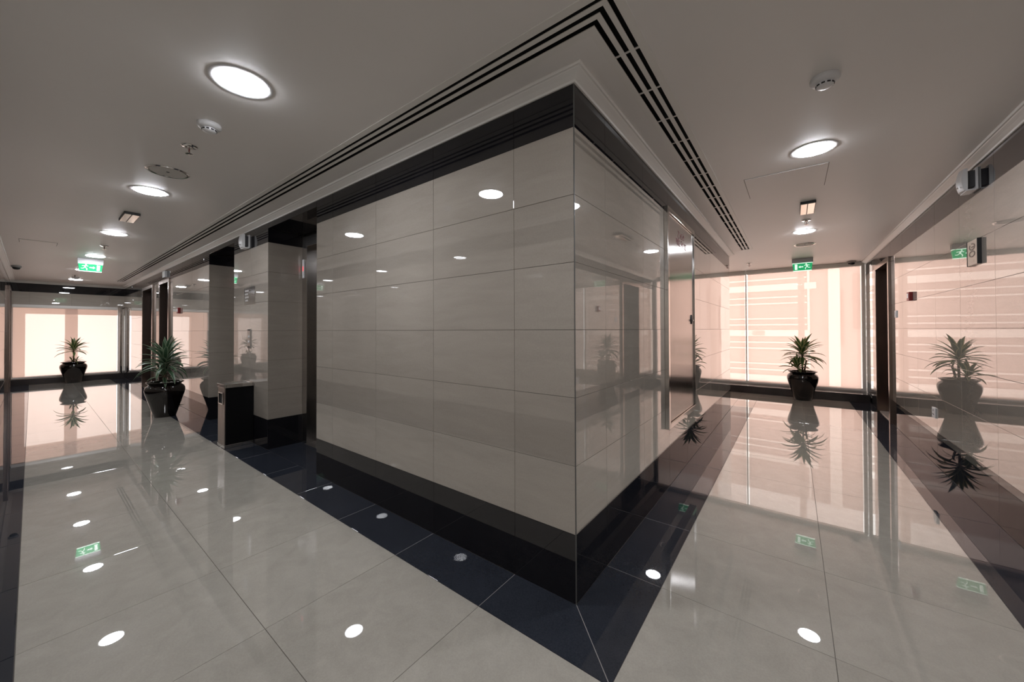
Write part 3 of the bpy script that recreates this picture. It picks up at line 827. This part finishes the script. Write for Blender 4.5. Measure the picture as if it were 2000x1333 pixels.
# local frame for wall things: wall plane y = 0, thing sticks out along -y, x to the right when facing the wall
def sounder(label, loc, rotz):
    t = thing('wall_sounder', label, 'alarm sounder', loc, rotz, 'white curved-front wall sounders')
    bm = bmesh.new(); box(bm, -0.075, 0.075, -0.012, 0.0, -0.085, 0.075, 0.003); bm_obj('back_plate', bm, M_plast, t)
    bm = bmesh.new(); box(bm, -0.060, 0.060, -0.060, -0.012, -0.062, 0.060, 0.002); bm_obj('sound_slot', bm, plain('dark_grey_grille', (0.06, 0.06, 0.065), 0.5) if 'dark_grey_grille' not in bpy.data.materials else bpy.data.materials['dark_grey_grille'], t)
    bm = bmesh.new()
    n = 9; rows = []
    for i in range(n):
        s = -1+2*i/(n-1); z = s*0.080; bulge = 0.014*(1-s*s)
        rows.append([bm.verts.new((x, y, z)) for x, y in ((-0.072+0.006*s*s, -0.050), (-0.066+0.006*s*s, -0.066-bulge), (0.0, -0.078-bulge), (0.066-0.006*s*s, -0.066-bulge), (0.072-0.006*s*s, -0.050))])
    for A, B in zip(rows, rows[1:]):
        for k in range(4): bm.faces.new((A[k], A[k+1], B[k+1], B[k]))
        bm.faces.new((A[4], A[0], B[0], B[4]))
    bm.faces.new(rows[0]); bm.faces.new(rows[-1][::-1])
    bmesh.ops.recalc_face_normals(bm, faces=bm.faces)
    bm_obj('front_shell', bm, M_plast, t, True).modifiers.new('split', 'EDGE_SPLIT').split_angle = math.radians(40)
    o = lathe_obj('status_lamp', [(0, 0), (0.008, 0), (0.006, 0.006), (0, 0.008)], M_chrome, t, 14)
    o.rotation_euler = (math.pi/2, 0, 0); o.location = (0.02, -0.0875, -0.05)
    bm = bmesh.new(); box(bm, -0.070, 0.070, -0.058, -0.010, -0.090, -0.078, 0.003); bm_obj('lower_lip', bm, M_plast, t)
    t.scale = (0.85, 0.9, 0.9)
    return t
sounder('white wall sounder on the black band over the pier between the lift niches', (-4.03, 0, 2.185), 0)
sounder('white wall sounder on the black band of the far right wall', (W, 2.42, 2.205), -math.pi/2)

def plate_sign():
    t = thing('lift_sign', 'polished steel plate sign on the tiled pier between the lift niches', 'sign', (-3.965, 0, 1.585))
    bm = bmesh.new(); box(bm, -0.165, 0.165, -0.006, 0.0, -0.095, 0.095, 0.0015); bm_obj('sign_plate', bm, M_chrome, t)
    bm = bmesh.new()
    for k, (a, b) in enumerate(((-0.13, -0.02), (-0.13, -0.035), (-0.13, -0.02), (-0.12, -0.04))): box(bm, a, b, -0.0075, -0.006, 0.055-0.035*k-0.010, 0.055-0.035*k+0.010)
    bm_obj('printed_lines', bm, plain('etched_grey', (0.45, 0.43, 0.42), 0.4) if 'etched_grey' not in bpy.data.materials else None, t)
plate_sign()
def call_panel():
    t = thing('lift_call_panel', 'narrow brushed steel lift call panel on the tiled pier behind the bin', 'call panel', (-3.968, 0, 1.115))
    bm = bmesh.new(); box(bm, -0.042, 0.042, -0.009, 0.0, -0.105, 0.105, 0.003); bm_obj('panel_plate', bm, M_alu, t)
    for z in (0.02, -0.035):
        o = lathe_obj('call_button', [(0, 0), (0.014, 0), (0.013, 0.005), (0, 0.006)], M_plast, t, 18); o.rotation_euler = (math.pi/2, 0, 0); o.location = (0, -0.009, z)
    for z in (0.092, -0.092):
        bm = bmesh.new(); box(bm, -0.035, 0.035, -0.0105, -0.009, z-0.007, z+0.007); bm_obj('end_strip', bm, M_black, t)
call_panel()

def call_point(label, loc, rotz):
    t = thing('fire_call_point', label, 'fire alarm', loc, rotz, 'red fire alarm call points')
    bm = bmesh.new(); box(bm, -0.046, 0.046, -0.030, 0.0, -0.046, 0.046, 0.004); bm_obj('call_box', bm, M_red, t)
    bm = bmesh.new(); box(bm, -0.026, 0.026, -0.033, -0.0295, -0.018, 0.030, 0.002); bm_obj('break_glass', bm, M_plast, t)
    return t
call_point('red fire call point on the shiny far right wall below the square sign', (W, 4.12, 1.535), -math.pi/2)
call_point('red fire call point on the left tiled wall beside the dark doors', (-7.11, 0, 1.53), 0)

t = thing('light_switch', 'small white switch plate beside the dark door of the right corridor', 'switch', (W, 4.86, 1.374), -math.pi/2)
bm = bmesh.new(); box(bm, -0.043, 0.043, -0.009, 0, -0.043, 0.043, 0.003); bm_obj('switch_plate', bm, M_plast, t)
bm = bmesh.new(); box(bm, -0.012, 0.012, -0.014, -0.008, -0.020, 0.020, 0.002); bm_obj('rocker', bm, M_plast, t)
t = thing('wall_socket', 'white wall socket low on the far right wall', 'socket', (W, 3.387, 0.458), -math.pi/2)
bm = bmesh.new(); box(bm, -0.045, 0.045, -0.010, 0, -0.045, 0.045, 0.003); bm_obj('socket_plate', bm, M_plast, t)
for q in ((-0.004, 0.004, 0.014, 0.028), (-0.020, -0.010, -0.018, -0.008), (0.010, 0.020, -0.018, -0.008)):
    bm = bmesh.new(); box(bm, q[0], q[1], -0.0115, -0.0095, q[2], q[3]); bm_obj('pin_hole', bm, M_black, t)
t = thing('emergency_box', 'small white box on the wall above the dark doors at left', 'box', (-8.12, 0, 2.21))
bm = bmesh.new(); box(bm, -0.10, 0.10, -0.035, 0, -0.055, 0.055, 0.004); bm_obj('box_body', bm, M_plast, t)
bm = bmesh.new(); box(bm, -0.07, 0.07, -0.039, -0.034, -0.03, 0.03, 0.003); bm_obj('box_cover', bm, M_white, t)

# square sign with ring glyphs
t = thing('wall_sign', 'square cream sign with two round letters on the far right wall', 'sign', (W, 2.415, 1.712), -math.pi/2)
bm = bmesh.new(); box(bm, -0.086, 0.086, -0.018, 0, -0.083, 0.083, 0.002); bm_obj('sign_plate', bm, M_cream_plate, t)
bm = bmesh.new(); box(bm, 0.086, 0.092, -0.020, 0, -0.085, 0.085, 0.001); box(bm, -0.092, -0.086, -0.020, 0, -0.085, 0.085, 0.001); bm_obj('sign_edge', bm, M_black, t)
def arc_glyph(nm, cx, cz, rx, rz, a0, a1, th, parent, mat, extra=()):
    bm = bmesh.new(); n = 22; R = []
    for i in range(n+1):
        a = math.radians(a0+(a1-a0)*i/n)
        R.append([bm.verts.new((cx+(rx+s*th)*math.cos(a), y, cz+(rz+s*th*0.55)*math.sin(a))) for s, y in ((-1, -0.0195), (1, -0.0195), (1, -0.018), (-1, -0.018))])
    for A, B in zip(R, R[1:]):
        for k in range(4): bm.faces.new((A[k], A[(k+1) % 4], B[(k+1) % 4], B[k]))
    bm.faces.new(R[0]); bm.faces.new(R[-1][::-1])
    for q in extra: box(bm, *q)
    bmesh.ops.recalc_face_normals(bm, faces=bm.faces)
    bm_obj(nm, bm, mat, parent)
arc_glyph('letter', 0.0, 0.040, 0.045, 0.020, -220, 100, 0.007, t, M_inkk, [(-0.01, 0.03, -0.0195, -0.018, 0.034, 0.042)])
arc_glyph('letter', 0.0, -0.008, 0.045, 0.018, 0, 360, 0.007, t, M_inkk)
bm = bmesh.new(); box(bm, -0.03, 0.03, -0.0190, -0.018, -0.056, -0.050); box(bm, -0.03, 0.03, -0.0190, -0.018, -0.066, -0.062); bm_obj('small_print', bm, M_cream_plate, t)

# fire hose cabinet on the right face of the corner block
CY0, CY1, CZ0, CZ1 = 1.415, 2.345, 0.455, 2.125
t = thing('hose_cabinet', 'tall brushed steel fire hose cabinet door on the right face of the corner block', 'cabinet', (0, (CY0+CY1)/2, 0), math.pi/2)
hw = (CY1-CY0)/2
bm = bmesh.new()
for q in ((-hw, -hw+0.040, CZ0, CZ1), (hw-0.016, hw, CZ0, CZ1), (-hw+0.040, hw-0.016, CZ1-0.040, CZ1), (-hw+0.040, hw-0.016, CZ0, CZ0+0.040)):
    box(bm, q[0], q[1], -0.030, 0.0, q[2], q[3], 0.002)
bm_obj('cabinet_frame', bm, M_chrome, t)
bm = bmesh.new(); box(bm, -hw+0.046, hw-0.020, -0.018, -0.001, CZ0+0.044, CZ1-0.044, 0.001)
door = bm_obj('cabinet_door', bm, M_steel, t)
bm = bmesh.new()
for k in range(40):
    z = CZ0+0.06+k*(CZ1-CZ0-0.12)/39
    tube(bm, [(-hw+0.043, -0.0215, z), (-hw+0.043, -0.0215, z+0.024)], 0.0042, 8)
bm_obj('piano_hinge', bm, M_black, t)
bm = bmesh.new()
n = 20
v0 = [bm.verts.new((hw-0.115+0.020*math.cos(2*math.pi*i/n), -0.018, 1.29+0.043*math.sin(2*math.pi*i/n))) for i in range(n)]
v1 = [bm.verts.new((hw-0.115+0.018*math.cos(2*math.pi*i/n), -0.026, 1.29+0.041*math.sin(2*math.pi*i/n))) for i in range(n)]
for i in range(n): bm.faces.new((v0[i], v0[(i+1) % n], v1[(i+1) % n], v1[i]))
bm.faces.new(v1); bmesh.ops.recalc_face_normals(bm, faces=bm.faces)
bm_obj('lock_plate', bm, M_black, door)
o = lathe_obj('lock_knob', [(0, 0), (0.011, 0), (0.010, 0.010), (0, 0.012)], M_chrome, door, 18); o.rotation_euler = (math.pi/2, 0, 0); o.location = (hw-0.115, -0.026, 1.283)
def text_mesh(nm, body, size, mat, parent, loc, rot, ext=0.0006):
    cu = bpy.data.curves.new(nm, 'FONT'); cu.body = body; cu.size = size; cu.extrude = ext; cu.align_x = 'CENTER'; cu.align_y = 'CENTER'
    tmp = bpy.data.objects.new(nm, cu); C.objects.link(tmp)
    dg = bpy.context.evaluated_depsgraph_get(); dg.update()
    me = bpy.data.meshes.new_from_object(tmp.evaluated_get(dg))
    C.objects.unlink(tmp); bpy.data.objects.remove(tmp)
    me.materials.clear(); me.materials.append(mat)
    o = bpy.data.objects.new(nm, me); o.location = loc; o.rotation_euler = rot
    return link(o, parent)
text_mesh('lettering', '\u062d\u0631\u064a\u0642', 0.085, M_ink, door, (-0.01, -0.0187, 2.0), (math.pi/2, 0, 0))
text_mesh('lettering', 'FIRE HOSE', 0.075, M_ink, door, (-0.01, -0.0187, 1.91), (math.pi/2, 0, 0))

# ================================================================== ASH BIN
t = thing('ash_bin', 'tall black and steel ashtray bin on the floor beside the lift pier', 'bin', (-3.942, -0.132, 0))
hx, hy = 0.115, 0.128
bm = bmesh.new(); box(bm, -hx, hx, -hy, hy, 0.0, 0.035, 0.003); bm_obj('plinth', bm, M_chrome, t)
bm = bmesh.new()
box(bm, -hx+0.008, hx-0.004, -hy+0.012, hy, 0.035, 0.615, 0.004)
bm_obj('bin_body', bm, plain('matt_black_bin_enamel', (0.003, 0.003, 0.0035), 0.75, spec=0.12), t)
bm = bmesh.new()
oz0, oz1, ox = 0.455, 0.555, 0.058
for q in ((-hx+0.006, -ox, 0.035, 0.615), (ox, hx-0.004, 0.035, 0.615), (-ox, ox, 0.035, oz0), (-ox, ox, oz1, 0.615)): box(bm, q[0], q[1], -hy+0.004, -hy+0.0118, q[2], q[3])
bm_obj('front_panel', bm, M_binsteel, t)
bm = bmesh.new()
for q in ((-ox-0.012, -ox, oz0-0.012, oz1+0.012), (ox, ox+0.012, oz0-0.012, oz1+0.012), (-ox, ox, oz0-0.012, oz0), (-ox, ox, oz1, oz1+0.012)): box(bm, q[0], q[1], -hy-0.004, -hy+0.0038, q[2], q[3], 0.0015)
bm_obj('opening_frame', bm, M_chrome, t)
bm = bmesh.new(); box(bm, -ox, ox, -hy+0.006, -hy+0.0118, oz0, oz1); bm_obj('bin_opening', bm, M_void, t)
bm = bmesh.new()
for q in ((-hx-0.004, hx+0.004, -hy-0.004, -hy+0.014), (-hx-0.004, hx+0.004, hy-0.014, hy), (-hx-0.004, -hx+0.012, -hy+0.014, hy-0.014), (hx-0.012, hx+0.004, -hy+0.014, hy-0.014)): box(bm, *q, 0.615, 0.652, 0.003)
bm_obj('top_rim', bm, M_chrome, t)
bm = bmesh.new(); box(bm, -hx+0.012, hx-0.012, -hy+0.014, hy-0.014, 0.615, 0.640); bm_obj('ash_tray', bm, M_alu, t)

# ================================================================== POTTED PLANTS
POT = [(0.0, 0.0), (0.112, 0.0), (0.117, 0.006), (0.135, 0.070), (0.160, 0.160), (0.190, 0.260), (0.208, 0.325), (0.215, 0.365), (0.212, 0.398), (0.198, 0.425),
       (0.176, 0.443), (0.170, 0.452), (0.176, 0.460), (0.193, 0.470), (0.201, 0.478), (0.200, 0.486), (0.190, 0.489), (0.176, 0.484), (0.163, 0.468), (0.160, 0.440), (0.150, 0.440), (0.0, 0.440)]
def leaf(parent, base, az, pitch, L, wid, droop, mat, twist=0.0):
    n = 8
    d = Vector((math.cos(az), math.sin(az), 0)); side0 = Vector((-math.sin(az), math.cos(az), 0))
    p = Vector((0, 0, 0)); ang = pitch; V = []; UV = []
    for i in range(n+1):
        s = i/n
        wv = wid*(0.42+0.58*min(1, s*4))*max(0.03, (1-max(0, (s-0.45)/0.55)**1.7))
        t = d*math.cos(ang) + Vector((0, 0, 1))*math.sin(ang)
        nrm = -d*math.sin(ang) + Vector((0, 0, 1))*math.cos(ang)
        side = side0*math.cos(twist*s) + nrm*math.sin(twist*s)
        V += [p - side*wv + nrm*wv*0.38, p.copy(), p + side*wv + nrm*wv*0.38]
        UV += [(0, s), (0.5, s), (1, s)]
        p = p + t*(L/n); ang -= droop*(0.35+1.3*s)/n
    F = []
    for i in range(n):
        a = 3*i
        F += [(a, a+1, a+4, a+3), (a+1, a+2, a+5, a+4)]
    me = bpy.data.meshes.new('leaf'); me.from_pydata([tuple(v) for v in V], [], F); me.update()
    uvl = me.uv_layers.new(name='UVMap')
    for lp in me.loops: uvl.data[lp.index].uv = UV[lp.vertex_index]
    for q in me.polygons: q.use_smooth = True
    me.materials.append(mat)
    o = bpy.data.objects.new('leaf', me); o.location = base
    return link(o, parent)

def crown(parent, top, n, L, rnd, mat, z_span=0.13, pmin=-0.15, pmax=1.35, wid=0.016, droop=1.1, wall=None):
    for k in range(n):
        f = k/(n-1)
        az = k*2.39996+rnd.uniform(-0.2, 0.2)
        pitch = pmin+(pmax-pmin)*f**0.9+rnd.uniform(-0.12, 0.12)
        ll = L*rnd.uniform(0.82, 1.10)*(1.0-0.12*f)
        if wall is not None and math.sin(az)*ll*0.95 > wall-top[1]: ll = max(0.12, (wall-top[1])/(math.sin(az)*0.95))
        base = (top[0]+0.010*math.cos(az), top[1]+0.010*math.sin(az), top[2]-z_span*(1-f))
        leaf(parent, base, az, pitch, ll, wid*rnd.uniform(0.8, 1.15), droop*rnd.uniform(0.7, 1.3)*(1-0.55*f), mat, rnd.uniform(-0.6, 0.6))

def plant(label, loc, seed, crowns, mat, pebbles):
    rnd = random.Random(seed)
    t = thing('potted_dracaena', label, 'potted plant', loc, 0, 'dracaenas in glazed black pots')
    lathe_obj('pot', POT, M_pot, t, 56)
    lathe_obj('soil', [(0, 0.447), (0.06, 0.449), (0.120, 0.447), (0.158, 0.443), (0.158, 0.4405), (0, 0.4405)], M_soil, t, 28, loc=(0, 0, 0))
    for k in range(pebbles):
        a = rnd.uniform(0, 6.28); r = 0.145*math.sqrt(rnd.uniform(0.08, 1)); s = rnd.uniform(0.014, 0.024)
        bm = bmesh.new(); bmesh.ops.create_icosphere(bm, subdivisions=1, radius=s)
        for v in bm.verts: v.co = Vector((v.co.x*rnd.uniform(0.9, 1.2), v.co.y*rnd.uniform(0.9, 1.2), v.co.z*0.62))
        bm_obj('pebble', bm, M_pebble, t, True, loc=(r*math.cos(a), r*math.sin(a), 0.449+s*0.45))
    for cx, cyy, z, n, L, kw in crowns:
        bm = bmesh.new()
        tube(bm, [(cx*0.45, cyy*0.45, 0.445), (cx*0.7, cyy*0.7, 0.445+(z-0.445)*0.5), (cx, cyy, z-0.02), (cx, cyy, z+0.01)], [0.015, 0.013, 0.013, 0.009], 10)
        bm_obj('stem', bm, M_cane, t, True)
        crown(t, (cx, cyy, z), n, L, rnd, mat, **kw)
    return t
plant('potted plant at the right-hand blind under the exit sign', (0.880, 6.50, 0), 3,
      [(0.0, 0.02, 0.84, 40, 0.345, dict(wid=0.031, droop=1.1, pmin=-0.3, pmax=1.25)), (-0.075, -0.05, 0.575, 20, 0.245, dict(z_span=0.06, wid=0.026, pmin=-0.1)),
       (0.05, 0.05, 0.66, 7, 0.17, dict(z_span=0.04, wid=0.012, pmin=-0.3, pmax=0.5))], M_leaf, 5)
plant('potted plant beside the left tiled wall, with white pebbles in its pot', (-6.30, -0.30, 0), 11,
      [(-0.01, 0.0, 0.84, 52, 0.355, dict(wid=0.027, droop=1.4, z_span=0.17, pmin=-0.25, wall=0.275)), (0.04, -0.02, 0.62, 16, 0.22, dict(z_span=0.07, wid=0.018, pmin=-0.2, wall=0.275))], M_leaf2, 26)
plant('farthest potted plant, standing before the far left window', (-12.66, -0.85, 0), 23,
      [(0.0, 0.0, 0.84, 32, 0.31, dict(wid=0.027, droop=1.1)), (0.05, 0.04, 0.535, 9, 0.15, dict(z_span=0.03, wid=0.014, pmin=-0.2, pmax=0.9)),
       (-0.06, -0.02, 0.52, 6, 0.14, dict(z_span=0.03, wid=0.014, pmin=-0.2, pmax=0.9))], M_leaf, 6)
